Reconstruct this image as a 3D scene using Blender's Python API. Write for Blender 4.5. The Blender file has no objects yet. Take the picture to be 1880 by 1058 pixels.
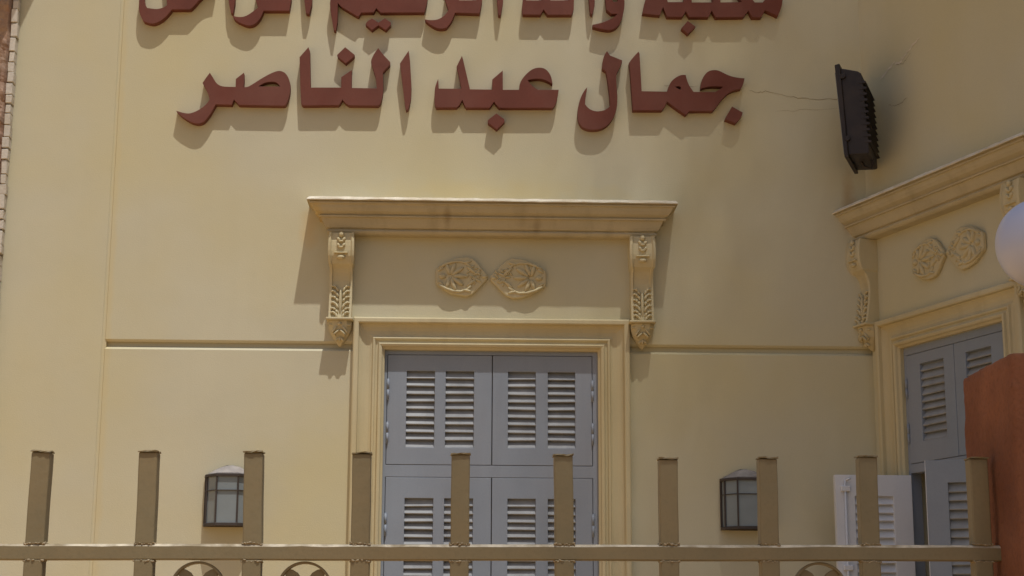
import bpy, bmesh, math, random
from mathutils import Vector, noise
R = math.radians
rnd = random.Random(7)
S = bpy.context.scene
COL = S.collection

# ------------------------------------------------------------------ camera
F_PX, W_PX, H_PX = 3100.0, 1880.0, 1058.0
PITCH, YAW, ROLL = R(12.18), R(1.80), R(0.25)
EYE = Vector((0, -10, 1.6))
FW = Vector((math.sin(YAW)*math.cos(PITCH), math.cos(YAW)*math.cos(PITCH), math.sin(PITCH)))
_r0 = Vector((math.cos(YAW), -math.sin(YAW), 0)); _u0 = _r0.cross(FW)
RT = math.cos(ROLL)*_r0 + math.sin(ROLL)*_u0
UP = -math.sin(ROLL)*_r0 + math.cos(ROLL)*_u0
cam = bpy.data.cameras.new('camera'); camo = bpy.data.objects.new('camera', cam); COL.objects.link(camo)
cam.sensor_width = 36; cam.lens = 36*F_PX/W_PX; cam.clip_start = 0.05; cam.clip_end = 500
from mathutils import Matrix
M3 = Matrix((RT, UP, -FW)).transposed()
camo.matrix_world = Matrix.Translation(EYE) @ M3.to_4x4()
S.camera = camo
S.render.resolution_x, S.render.resolution_y = 1024, 576

# ------------------------------------------------------------------ light
SUN = Vector((0.127, -0.333, 1.0)).normalized()
w = bpy.data.worlds.new('World'); S.world = w; w.use_nodes = True
nt = w.node_tree; nt.nodes.clear()
sky = nt.nodes.new('ShaderNodeTexSky'); sky.sky_type = 'NISHITA'; sky.sun_disc = False
sky.sun_elevation = math.asin(SUN.z); sky.sun_rotation = math.atan2(SUN.x, SUN.y)
sky.dust_density = 3.0; sky.air_density = 1.0
bg = nt.nodes.new('ShaderNodeBackground'); bg.inputs['Strength'].default_value = 0.08
wo = nt.nodes.new('ShaderNodeOutputWorld')
nt.links.new(sky.outputs[0], bg.inputs[0]); nt.links.new(bg.outputs[0], wo.inputs[0])
sl = bpy.data.lights.new('sun', 'SUN'); sl.energy = 3.05; sl.angle = R(0.53); sl.color = (1, 0.975, 0.93)
so = bpy.data.objects.new('sun', sl); COL.objects.link(so)
so.rotation_euler = SUN.to_track_quat('Z', 'Y').to_euler(); so.location = (5, -12, 40)
S.view_settings.view_transform = 'Standard'; S.view_settings.look = 'None'
S.view_settings.exposure = 0.0; S.view_settings.gamma = 1; S.view_settings.use_curve_mapping = False

# ------------------------------------------------------------------ materials
def mat(name, col, rough=0.7, var=0.12, vscale=1.5, tint=None, fine=0.06, bump=0.15, bscale=60.0, spec=0.3,
        streak=0.0, stains=(), metal=0.0, bump2=0.0, tscale=0.8):
    m = bpy.data.materials.new(name); m.use_nodes = True
    t = m.node_tree; N = t.nodes; L = t.links
    b = N['Principled BSDF']; b.inputs['Roughness'].default_value = rough
    b.inputs['Specular IOR Level'].default_value = spec; b.inputs['Metallic'].default_value = metal
    g = N.new('ShaderNodeNewGeometry')
    def nz(scale, det=4.0, ro=0.55, vec=None):
        n = N.new('ShaderNodeTexNoise'); n.inputs['Scale'].default_value = scale
        n.inputs['Detail'].default_value = det; n.inputs['Roughness'].default_value = ro
        L.new(vec or g.outputs['Position'], n.inputs['Vector']); return n.outputs['Fac']
    def mix(a, c, f):
        x = N.new('ShaderNodeMix'); x.data_type = 'RGBA'
        for i, v in ((6, a), (7, c)):
            if hasattr(v, 'is_linked') or hasattr(v, 'links'): L.new(v, x.inputs[i])
            else: x.inputs[i].default_value = (*v, 1)
        L.new(f, x.inputs[0]); return x.outputs[2]
    def rng(v, a, b2, c, d):
        x = N.new('ShaderNodeMapRange'); L.new(v, x.inputs[0])
        for i, q in enumerate((a, b2, c, d)): x.inputs[i+1].default_value = q
        return x.outputs[0]
    dk = tuple(c*(1-var) for c in col); lt = tuple(min(1, c*(1+var)) for c in col)
    c = mix(dk, lt, rng(nz(vscale), 0.3, 0.7, 0, 1))
    if tint: c = mix(c, tint, rng(nz(tscale, 3.0), 0.42, 0.68, 0, 1))
    if fine: c = mix(c, tuple(q*0.55 for q in col), rng(nz(bscale*1.4, 2.0), 0.5, 0.85, 0, fine*3))
    if streak:
        mp = N.new('ShaderNodeMapping'); L.new(g.outputs['Position'], mp.inputs[0]); mp.inputs['Scale'].default_value = (9, 9, 0.9)
        c = mix(c, tuple(q*s for q, s in zip(col, (0.45, 0.38, 0.30))), rng(nz(1.0, 5.0, 0.6, mp.outputs[0]), 0.52, 0.80, 0, streak))
    for (px, py, pz, rx, rz, sc, st) in stains:
        mp = N.new('ShaderNodeMapping'); L.new(g.outputs['Position'], mp.inputs[0])
        mp.vector_type = 'POINT'; mp.inputs['Scale'].default_value = (1/rx, 0.0, 1/rz); mp.inputs['Location'].default_value = (-px/rx, 0, -pz/rz)
        vl = N.new('ShaderNodeVectorMath'); vl.operation = 'LENGTH'; L.new(mp.outputs[0], vl.inputs[0])
        ad = N.new('ShaderNodeMath'); ad.operation = 'ADD'; L.new(vl.outputs['Value'], ad.inputs[0])
        L.new(rng(nz(7.0), 0.3, 0.7, -0.35, 0.35), ad.inputs[1])
        c = mix(c, sc, rng(ad.outputs[0], 0.2, 1.0, st, 0))
    L.new(c, b.inputs['Base Color'])
    if bump or bump2:
        bp = N.new('ShaderNodeBump'); bp.inputs['Strength'].default_value = bump; bp.inputs['Distance'].default_value = 0.004
        L.new(nz(bscale, 5.0), bp.inputs['Height'])
        if bump2:
            b2 = N.new('ShaderNodeBump'); b2.inputs['Strength'].default_value = bump2; b2.inputs['Distance'].default_value = 0.02
            L.new(nz(3.0, 3.0), b2.inputs['Height']); L.new(bp.outputs[0], b2.inputs['Normal']); L.new(b2.outputs[0], b.inputs['Normal'])
        else: L.new(bp.outputs[0], b.inputs['Normal'])
    return m

WALLC = (0.575, 0.535, 0.385)
M = {}
M['wall'] = mat('cream_plaster', WALLC, 0.8, 0.045, 1.1, tint=(0.585, 0.52, 0.315), fine=0.08, bump=0.22, bscale=130, bump2=0.14, streak=0.03,
                stains=((2.385, 0, 4.36, 0.055, 0.26, (0.44, 0.30, 0.15), 0.6), (-2.105, 0, 3.9, 0.032, 6.0, (0.60, 0.50, 0.27), 0.5), (0.9, 0, 3.2, 0.5, 0.5, (0.585, 0.52, 0.30), 0.5), (-0.7, 0, 2.4, 0.5, 0.6, (0.585, 0.525, 0.31), 0.5),
                        (-0.92, 0, 4.10, 0.07, 0.14, (0.62, 0.45, 0.20), 0.5), (0.1, 0, 4.36, 1.0, 0.09, (0.60, 0.50, 0.26), 0.5)))
M['trim'] = mat('cream_trim', (0.575, 0.505, 0.325), 0.75, 0.07, 2.5, tint=(0.57, 0.475, 0.265), fine=0.05, bump=0.18, bscale=120, streak=0.25)
M['cornice'] = mat('weathered_cornice', (0.51, 0.445, 0.30), 0.8, 0.09, 4.0, tint=(0.48, 0.40, 0.25), fine=0.06, bump=0.30, bscale=90, streak=0.32,
                   stains=((-0.87, 0, 4.16, 0.045, 0.12, (0.58, 0.43, 0.18), 0.75), (-0.08, 0, 4.17, 0.03, 0.08, (0.22, 0.15, 0.08), 0.45), (0.46, 0, 4.12, 0.03, 0.07, (0.22, 0.15, 0.08), 0.4)))
M['edge'] = mat('weathered_lime_edge', (0.72, 0.66, 0.53), 0.85, 0.14, 14.0, tint=(0.60, 0.52, 0.38), fine=0.12, bump=0.5, bscale=80, tscale=9)
M['shutter'] = mat('grey_shutter_paint', (0.262, 0.300, 0.356), 0.6, 0.07, 3.0, tint=(0.29, 0.312, 0.355), fine=0.05, bump=0.10, bscale=70, spec=0.25, streak=0.12)
M['shutter_in'] = mat('pale_shutter_paint', (0.69, 0.71, 0.75), 0.6, 0.05, 3.0, fine=0.04, bump=0.08, bscale=70, spec=0.3)
M['slat'] = mat('grey_slat_paint', (0.315, 0.325, 0.335), 0.65, 0.16, 9.0, fine=0.06, bump=0.12, bscale=70, spec=0.25, streak=0.25)
M['dark'] = mat('dark_gap', (0.03, 0.028, 0.026), 0.9, 0.1, fine=0, bump=0)
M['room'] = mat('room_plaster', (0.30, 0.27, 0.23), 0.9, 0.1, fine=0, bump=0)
M['letter'] = mat('oxblood_letter_paint', (0.155, 0.048, 0.032), 0.7, 0.14, 4.0, tint=(0.175, 0.066, 0.047), fine=0.08, bump=0.14, bscale=70, spec=0.22, streak=0.18, tscale=3)
M['letter_edge'] = mat('letter_edge', (0.10, 0.032, 0.022), 0.7, 0.05, fine=0, bump=0.05)
M['fence'] = mat('khaki_fence_paint', (0.226, 0.182, 0.102), 0.5, 0.10, 5.0, tint=(0.25, 0.19, 0.10), fine=0.07, bump=0.12, bscale=90, spec=0.35, streak=0.12, tscale=6)
M['rail_highlight'] = mat('painted_rail_highlight', (0.58, 0.51, 0.38), 0.5, 0.2, 30.0, tint=(0.28, 0.22, 0.13), fine=0.15, bump=0.2, tscale=25)  # paler fence colour that paints in the bright, lit line along the rail top
M['weld'] = mat('weld_paint', (0.36, 0.285, 0.18), 0.6, 0.25, 60.0, fine=0.15, bump=0.3, bscale=200)
M['pillar'] = mat('terracotta_render', (0.275, 0.112, 0.060), 0.9, 0.16, 9.0, tint=(0.22, 0.085, 0.046), fine=0.2, bump=1.0, bscale=75, spec=0.15, tscale=4)
M['globe'] = mat('opal_globe', (0.52, 0.545, 0.69), 0.30, 0.02, fine=0.0, bump=0.0, spec=0.5)
M['collar'] = mat('dark_collar', (0.10, 0.09, 0.08), 0.5, 0.1, fine=0.05, bump=0.05)
M['black'] = mat('black_cast_metal', (0.030, 0.024, 0.024), 0.55, 0.2, 8.0, tint=(0.045, 0.034, 0.030), fine=0.1, bump=0.15, spec=0.35, tscale=6)
M['bronze'] = mat('bronze_lantern', (0.06, 0.048, 0.042), 0.5, 0.15, 8.0, fine=0.1, bump=0.1)
M['dust'] = mat('dusty_lantern_roof', (0.30, 0.275, 0.26), 0.85, 0.2, 14.0, fine=0.15, bump=0.4, bscale=90)
M['glass'] = mat('frosted_glass', (0.235, 0.265, 0.275), 0.18, 0.10, 4.0, fine=0.0, bump=0.03, spec=0.5)
M['lens'] = mat('flood_lens', (0.20, 0.22, 0.24), 0.08, 0.05, fine=0, bump=0)
M['brick'] = mat('white_brick', (0.62, 0.57, 0.49), 0.85, 0.12, 12.0, tint=(0.55, 0.49, 0.40), fine=0.12, bump=0.6, bscale=70, tscale=6)
M['stone'] = mat('red_rough_stone', (0.34, 0.21, 0.145), 0.9, 0.30, 9.0, tint=(0.40, 0.29, 0.21), fine=0.2, bump=0.9, bscale=35, tscale=5)
M['mortar'] = mat('grey_mortar', (0.36, 0.30, 0.24), 0.95, 0.2, 8, fine=0.1, bump=0.5)
M['ground'] = mat('sandy_paving', (0.62, 0.40, 0.185), 0.9, 0.10, 0.8, fine=0.05, bump=0.3, bscale=15)
M['court'] = mat('tan_courtyard', (0.64, 0.41, 0.19), 0.9, 0.10, 0.8, fine=0.05, bump=0.3, bscale=15)
M['kerb'] = mat('stone_kerb', (0.42, 0.36, 0.28), 0.9, 0.1)
M['bark'] = mat('bark', (0.12, 0.085, 0.06), 0.9, 0.3, 6, bump=0.8, bscale=20)
M['leaf'] = mat('leaf', (0.06, 0.09, 0.03), 0.6, 0.3, 1.5, fine=0, bump=0)
M['crack'] = mat('crack_line', (0.30, 0.24, 0.15), 0.95, 0.3, 20, fine=0, bump=0)
M['flake'] = mat('flaked_plaster', (0.70, 0.62, 0.48), 0.9, 0.15, 20, fine=0.05, bump=0.4)

# ------------------------------------------------------------------ object helpers
WL = {}
def link(o): COL.objects.link(o); return o
def thing(name, label, cat, loc=(0, 0, 0), group=None):
    o = link(bpy.data.objects.new(name, None)); o.location = loc; o.empty_display_size = 0.1
    o['label'] = label; o['category'] = cat
    if group: o['group'] = group
    WL[o] = Vector(loc); return o
def mk(name, V, Fc, m, parent=None, smooth=False, bevel=0, seg=1, fix=True, kind=None, mats=None, midx=None):
    V = [Vector(v) for v in V]
    lo = Vector([min(v[i] for v in V) for i in range(3)]); hi = Vector([max(v[i] for v in V) for i in range(3)])
    c = (lo+hi)/2
    me = bpy.data.meshes.new(name); me.from_pydata([tuple(v-c) for v in V], [], Fc)
    if mats:
        for q in mats: me.materials.append(q)
        for i, p in enumerate(me.polygons): p.material_index = midx[i]
    else: me.materials.append(m)
    if fix:
        bm = bmesh.new(); bm.from_mesh(me); bmesh.ops.recalc_face_normals(bm, faces=bm.faces[:]); bm.to_mesh(me); bm.free()
    if smooth:
        for p in me.polygons: p.use_smooth = True
    o = link(bpy.data.objects.new(name, me)); WL[o] = c
    if parent: o.parent = parent; o.location = c-WL[parent]
    else: o.location = c
    if bevel:
        b = o.modifiers.new('bevel', 'BEVEL'); b.width = bevel; b.segments = seg; b.limit_method = 'ANGLE'; b.angle_limit = R(40)
    if kind: o['kind'] = kind
    return o
def cp(o, parent, delta):
    c = o.copy(); COL.objects.link(c); c.parent = parent
    WL[c] = WL[o]+Vector(delta); c.location = WL[c]-(WL[parent] if parent else Vector((0, 0, 0))); return c

class MB:
    def __init__(s): s.V = []; s.F = []
    def add(s, V, Fc):
        n = len(s.V); s.V += [Vector(v) for v in V]; s.F += [tuple(i+n for i in f) for f in Fc]; return s
    def box(s, a, b, fr=None):
        P = [(x, y, z) for x in (a[0], b[0]) for y in (a[1], b[1]) for z in (a[2], b[2])]
        if fr: P = [fr(*p) for p in P]
        return s.add(P, [(0, 1, 3, 2), (4, 6, 7, 5), (0, 4, 5, 1), (2, 3, 7, 6), (0, 2, 6, 4), (1, 5, 7, 3)])
    def ell(s, c, ax, n=8, mrow=5):
        # ellipsoid about c with three axis vectors
        ax = [Vector(a) for a in ax]; c = Vector(c); V = [c+ax[2]]; Fc = []
        for i in range(1, mrow):
            th = math.pi*i/mrow
            for j in range(n):
                ph = 2*math.pi*j/n
                V.append(c+ax[2]*math.cos(th)+math.sin(th)*(ax[0]*math.cos(ph)+ax[1]*math.sin(ph)))
        V.append(c-ax[2]); e = len(V)-1
        for j in range(n):
            Fc.append((0, 1+j, 1+(j+1) % n)); b = 1+(mrow-2)*n; Fc.append((e, b+(j+1) % n, b+j))
        for i in range(mrow-2):
            for j in range(n): a = 1+i*n+j; a2 = 1+i*n+(j+1) % n; Fc.append((a, a+n, a2+n, a2))
        return s.add(V, Fc)
    def tube(s, pts, r, n=8, rr=None):
        pts = [Vector(p) for p in pts]; V = []; Fc = []
        for i, p in enumerate(pts):
            d = (pts[min(i+1, len(pts)-1)]-pts[max(i-1, 0)]).normalized()
            a = d.orthogonal().normalized() if abs(d.z) < 0.9 else Vector((1, 0, 0))
            if abs(d.z) < 0.9: a = d.cross(Vector((0, 0, 1))).normalized()
            b = d.cross(a).normalized(); q = rr[i] if rr else r
            for j in range(n):
                t = 2*math.pi*j/n; V.append(p+q*(a*math.cos(t)+b*math.sin(t)))
        for i in range(len(pts)-1):
            for j in range(n): Fc.append((i*n+j, i*n+(j+1) % n, (i+1)*n+(j+1) % n, (i+1)*n+j))
        Fc.append(tuple(range(n))); Fc.append(tuple(range((len(pts)-1)*n, len(pts)*n)))
        return s.add(V, Fc)
    def prism(s, poly, d0, d1, fr):
        # polygon in (u, z) between depths d0 and d1
        n = len(poly); V = [fr(u, d0, z) for u, z in poly]+[fr(u, d1, z) for u, z in poly]
        return s.add(V, [tuple(range(n)), tuple(range(n, 2*n))]+[(i, (i+1) % n, (i+1) % n+n, i+n) for i in range(n)])
    def build(s, name, m, parent=None, **k): return mk(name, s.V, s.F, m, parent, **k)

def grid_panel(us, zs, solid, d0, d1, fr):
    """slab between depths d0 (front) and d1, split on us x zs; solid(i, j) says which cells exist"""
    mb = MB(); idx = {}
    def v(i, j, k):
        if (i, j, k) not in idx: idx[(i, j, k)] = len(mb.V); mb.V.append(Vector(fr(us[i], d0 if k == 0 else d1, zs[j])))
        return idx[(i, j, k)]
    nu, nz = len(us)-1, len(zs)-1
    ok = lambda i, j: 0 <= i < nu and 0 <= j < nz and solid(i, j)
    for i in range(nu):
        for j in range(nz):
            if not ok(i, j): continue
            for k in (0, 1): mb.F.append((v(i, j, k), v(i+1, j, k), v(i+1, j+1, k), v(i, j+1, k)))
            for (di, dj, a, b) in ((-1, 0, (i, j), (i, j+1)), (1, 0, (i+1, j), (i+1, j+1)), (0, -1, (i, j), (i+1, j)), (0, 1, (i, j+1), (i+1, j+1))):
                if not ok(i+di, j+dj): mb.F.append((v(*a, 0), v(*b, 0), v(*b, 1), v(*a, 1)))
    return mb
def panel_holes(u0, u1, z0, z1, holes, d0, d1, fr):
    us = sorted({u0, u1, *[h[0] for h in holes], *[h[1] for h in holes]}); zs = sorted({z0, z1, *[h[2] for h in holes], *[h[3] for h in holes]})
    def solid(i, j):
        cu, cz = (us[i]+us[i+1])/2, (zs[j]+zs[j+1])/2
        return not any(h[0] < cu < h[1] and h[2] < cz < h[3] for h in holes)
    return grid_panel(us, zs, solid, d0, d1, fr)

# two wall frames: (u along the wall, d out of the wall, z up)
TH = R(20.9); KX = 2.5
TT = Vector((math.sin(TH), -math.cos(TH), 0)); NN = Vector((-math.cos(TH), -math.sin(TH), 0))
def front(u, d, z): return Vector((u, -d, z))
def side(u, d, z): return Vector((KX, 0, 0))+TT*u+NN*d+Vector((0, 0, z))

def unproject(x, y, Y):
    d = FW*F_PX+RT*(x-W_PX/2)-UP*(y-H_PX/2); return EYE+d*((Y-EYE.y)/d.y)

# ------------------------------------------------------------------ setting
mk('ground', [(-60, -70, -0.004), (60, -70, -0.004), (60, 40, -0.004), (-60, 40, -0.004)], [(0, 1, 2, 3)], M['ground'], kind='structure')
mk('courtyard', [(-8, -6.2, 0), (6, -6.2, 0), (6, 0.2, 0), (-8, 0.2, 0)], [(0, 1, 2, 3)], M['court'], kind='structure')

# ------------------------------------------------------------------ library building
B = thing('library_building', 'cream plastered building with grey shuttered doors and moulded surrounds behind the fence', 'building', (0.2, 0, 0))
DU0, DU1, DZT, DZB = -0.459, 0.845, 3.385, 0.30          # front door opening
SU0, SU1, SZT, SZB = 0.271, 1.233, 3.375, 0.30           # oblique wall door opening
GX, GZ0, GZ1 = -2.13, 3.375, 3.407
panel_holes(-3.6, 2.62, 0.0, 7.2, [(DU0, DU1, DZB, DZT)], -0.03, -0.34, front).build('wall', M['wall'], B)
C0 = 0.014
MB().box((GX-0.02, -0.029, 0.0), (GX+0.02, -0.0055, 7.2), front).build('groove_fill', M['wall'], B)
grid_panel([-3.6, GX-0.003], [0, 7.2], lambda i, j: True, 0, -0.028, front).build('wall_panel', M['wall'], B, bevel=0.005)
grid_panel([GX+0.003, 2.60], [GZ1, 7.2], lambda i, j: True, 0, -0.028, front).build('wall_panel', M['wall'], B, bevel=C0)
grid_panel([GX+0.003, DU0-0.002], [0, GZ0], lambda i, j: True, 0, -0.028, front).build('wall_panel', M['wall'], B, bevel=C0)
grid_panel([DU1+0.002, 2.60], [0, GZ0], lambda i, j: True, 0, -0.028, front).build('wall_panel', M['wall'], B, bevel=C0)
panel_holes(0.0, 4.2, 0.0, 7.2, [(SU0, SU1, SZB, SZT)], 0, -0.30, side).build('side_wall', M['wall'], B)
# rooms behind the two doors, so that gaps look into a dark interior
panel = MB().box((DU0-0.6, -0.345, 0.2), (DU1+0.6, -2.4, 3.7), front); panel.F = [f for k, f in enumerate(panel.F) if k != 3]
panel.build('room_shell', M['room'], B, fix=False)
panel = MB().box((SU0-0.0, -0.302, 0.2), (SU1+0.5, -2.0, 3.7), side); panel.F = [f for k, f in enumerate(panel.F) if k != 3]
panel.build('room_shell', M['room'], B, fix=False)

def architrave(fr, u0, u1, zt, zb):
    prof = [(-0.012, -0.03), (-0.012, 0.004), (0.0, 0.014), (0.005, 0.028), (0.018, 0.034), (0.024, 0.031), (0.028, 0.014), (0.043, 0.012), (0.046, 0.022), (0.054, 0.026), (0.059, 0.023),
            (0.064, 0.010), (0.080, 0.004), (0.100, 0.004), (0.122, 0.011), (0.136, 0.020), (0.142, 0.022), (0.1435, 0.046), (0.150, 0.050), (0.170, 0.050), (0.178, 0.043), (0.178, -0.002)]
    mb = MB(); n = len(prof)
    nseg = 40
    for (wd, d) in prof:
        P = [(u0-wd, zb), (u0-wd, zt+wd), (u1+wd, zt+wd), (u1+wd, zb)]
        mb.V += [fr(u, d, z) for u, z in P]
    for i in range(n-1):
        for k in range(3): mb.F.append((i*4+k, i*4+k+1, (i+1)*4+k+1, (i+1)*4+k))
    return mb.build('architrave', M['trim'], B, bevel=0.0015)
architrave(front, DU0, DU1, DZT, DZB); architrave(side, SU0, SU1, SZT, SZB)

def cornice(fr, uc0, uc1, seed):
    prof = [(0, 4.066), (0.066, 4.066), (0.076, 4.072), (0.084, 4.083), (0.080, 4.092), (0.072, 4.095), (0.074, 4.099), (0.088, 4.103), (0.098, 4.118), (0.110, 4.142), (0.118, 4.158),
            (0.133, 4.159), (0.135, 4.167), (0.122, 4.169), (0.128, 4.176), (0.150, 4.190), (0.163, 4.208), (0.170, 4.226), (0.174, 4.229), (0.184, 4.231), (0.185, 4.238), (0.176, 4.240), (0.178, 4.246),
            (0.2, 4.246), (0.201, 4.251), (0.187, 4.269), (0.0, 4.274)]
    rr = random.Random(seed); nu = 70; mb = MB(); row = nu+3
    for k, (p, z) in enumerate(prof):
        us = [uc0-p]+[uc0-p+(uc1-uc0+2*p)*i/nu for i in range(nu+1)]+[uc1+p]
        for i, u in enumerate(us):
            d = 0 if i in (0, row-1) else p
            q = noise.noise(Vector((u*9, k*0.8, seed)))*0.0016+noise.noise(Vector((u*40, k*3.1, seed)))*(0.0016 if k >= len(prof)-4 else 0.0004)
            mb.V.append(fr(u, d+(q if d else 0), z+q))
    for k in range(len(prof)-1):
        for i in range(row-1): mb.F.append((k*row+i, k*row+i+1, (k+1)*row+i+1, (k+1)*row+i))
    o = MB(); top = MB(); sp = len(prof)-4
    o.V = mb.V; o.F = mb.F[:sp*(row-1)]; c_ = o.build('cornice', M['cornice'], B, fix=True)
    top.V = mb.V[sp*row:]; top.F = [tuple(i-sp*row for i in f) for f in mb.F[sp*(row-1):]]; top.build('cornice_edge', M['edge'], c_, fix=True)
    return c_
cornice(front, -0.724, 1.107, 3); cornice(side, -0.02, 1.50, 8)

def interp(tab, z):
    for (z1, d1), (z0, d0) in zip(tab, tab[1:]):
        if z0 <= z <= z1: return d0+(d1-d0)*(z-z0)/(z1-z0)
    return tab[-1][1] if z < tab[-1][0] else tab[0][1]
CT = [(4.064, 0.118), (4.02, 0.130), (3.96, 0.134), (3.91, 0.128), (3.875, 0.110), (3.855, 0.085), (3.82, 0.066), (3.78, 0.058), (3.74, 0.058), (3.68, 0.064), (3.62, 0.074), (3.55, 0.088)]
def corbel(fr, uc):
    h = 0.074; mb = MB()
    zs = [4.064, 4.04, 4.01, 3.98, 3.95, 3.92, 3.895, 3.875, 3.862, 3.85, 3.83, 3.81, 3.78, 3.74, 3.70, 3.66, 3.62, 3.58, 3.55]
    for z in zs:
        hh = h+(0.004*math.sin((4.064-z)/0.2*math.pi) if z > 3.865 else (-0.006))
        d = interp(CT, z)
        mb.V += [fr(uc-hh, -0.001, z), fr(uc-hh, d, z), fr(uc-hh+0.014, d+0.005, z), fr(uc-hh+0.020, d-0.006, z), fr(uc+hh-0.020, d-0.006, z), fr(uc+hh-0.014, d+0.005, z), fr(uc+hh, d, z), fr(uc+hh, -0.001, z)]
    for i in range(len(zs)-1):
        for k in range(7): mb.F.append((i*8+k, i*8+k+1, (i+1)*8+k+1, (i+1)*8+k))
    mb.F.append(tuple(range(8))); mb.F.append(tuple(range((len(zs)-1)*8, len(zs)*8)))
    o = mb.build('corbel', M['trim'], B)
    # ledge
    MB().box((uc-h-0.008, 0.0, 3.534), (uc+h+0.004, 0.108, 3.549), fr).build('ledge', M['trim'], o, bevel=0.005, seg=2)
    # pendant below the ledge: a tapering wedge
    mb = MB(); L2 = [(3.534, 0.070, 0.085), (3.50, 0.068, 0.080), (3.465, 0.058, 0.066), (3.43, 0.036, 0.046), (3.405, 0.020, 0.030), (3.388, 0.006, 0.016)]
    for z, hh, d in L2: mb.V += [fr(uc-hh, -0.001, z), fr(uc-hh, d*0.55, z), fr(uc-hh*0.6, d, z), fr(uc+hh*0.6, d, z), fr(uc+hh, d*0.55, z), fr(uc+hh, -0.001, z)]
    for i in range(len(L2)-1):
        for k in range(5): mb.F.append((i*6+k, i*6+k+1, (i+1)*6+k+1, (i+1)*6+k))
    mb.F.append(tuple(range(6))); mb.F.append(tuple(range((len(L2)-1)*6, len(L2)*6)))
    mb.build('pendant', M['trim'], o, smooth=False, bevel=0.002)
    def ell(u, d, z, a, b, c, ang=0.0, n=8, mr=5):
        ca, sa = math.cos(ang), math.sin(ang); O = fr(0, 0, 0)
        return MB().ell(fr(u, d, z), (fr(a*ca, 0, a*sa)-O, fr(0, b, 0)-O, fr(-c*sa, 0, c*ca)-O), n, mr)
    def leafy(name, items):
        mb = MB()
        for it in items: q = ell(*it); mb.add(q.V, q.F)
        return mb.build(name, M['trim'], o, smooth=True)
    # pendant carving
    leafy('bud', [(uc, 0.088, 3.512, 0.011, 0.012, 0.010)])
    for s in (-1, 1):
        leafy('carved_leaf', [(uc+s*0.044, 0.070, 3.507, 0.030, 0.010, 0.006, s*0.05), (uc+s*0.030, 0.076, 3.480, 0.030, 0.012, 0.0075, -s*0.95),
                              (uc+s*0.018, 0.078, 3.462, 0.026, 0.012, 0.0065, -s*0.75), (uc+s*0.034, 0.064, 3.455, 0.018, 0.012, 0.007, s*0.9)])
    leafy('trefoil', [(uc-0.014, 0.052, 3.424, 0.018, 0.012, 0.007, 0.8), (uc+0.014, 0.052, 3.424, 0.018, 0.012, 0.007, -0.8), (uc, 0.054, 3.424, 0.007, 0.012, 0.018)])
    # scroll carving on the top block
    leafy('bead', [(uc, 0.128, 4.050, 0.016, 0.014, 0.018)])
    for z in (4.018, 3.982):
        leafy('scroll_link', [(uc-0.015, 0.128, z, 0.010, 0.014, 0.016, 0.5), (uc+0.015, 0.128, z, 0.010, 0.014, 0.016, -0.5), (uc, 0.130, z-0.012, 0.017, 0.015, 0.008)])
    MB().box((uc-0.042, 0.10, 3.932), (uc+0.042, 0.142, 3.940), fr).build('band', M['trim'], o, bevel=0.003)
    leafy('knob', [(uc, 0.126, 3.910, 0.026, 0.018, 0.013)])
    # acanthus
    for s in (-1, 1):
        for z in (3.732, 3.700, 3.664, 3.628, 3.592, 3.566):
            d = interp(CT, z); wv = 0.85+0.2*math.sin(z*80)
            leafy('acanthus_lobe', [(uc+s*0.020, d, z-0.006, 0.022*wv, 0.013, 0.0085, s*1.15), (uc+s*0.034, d+0.001, z+0.010, 0.018*wv, 0.014, 0.0080, s*0.75), (uc+s*0.048, d+0.002, z+0.014, 0.010, 0.012, 0.0065, -s*0.35)])
    leafy('leaf_rib', [(uc, 0.070, 3.64, 0.010, 0.016, 0.085)])
    return o
for uc in (-0.716, 1.098): corbel(front, uc)
for uc in (0.018, 1.484): corbel(side, uc)

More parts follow.
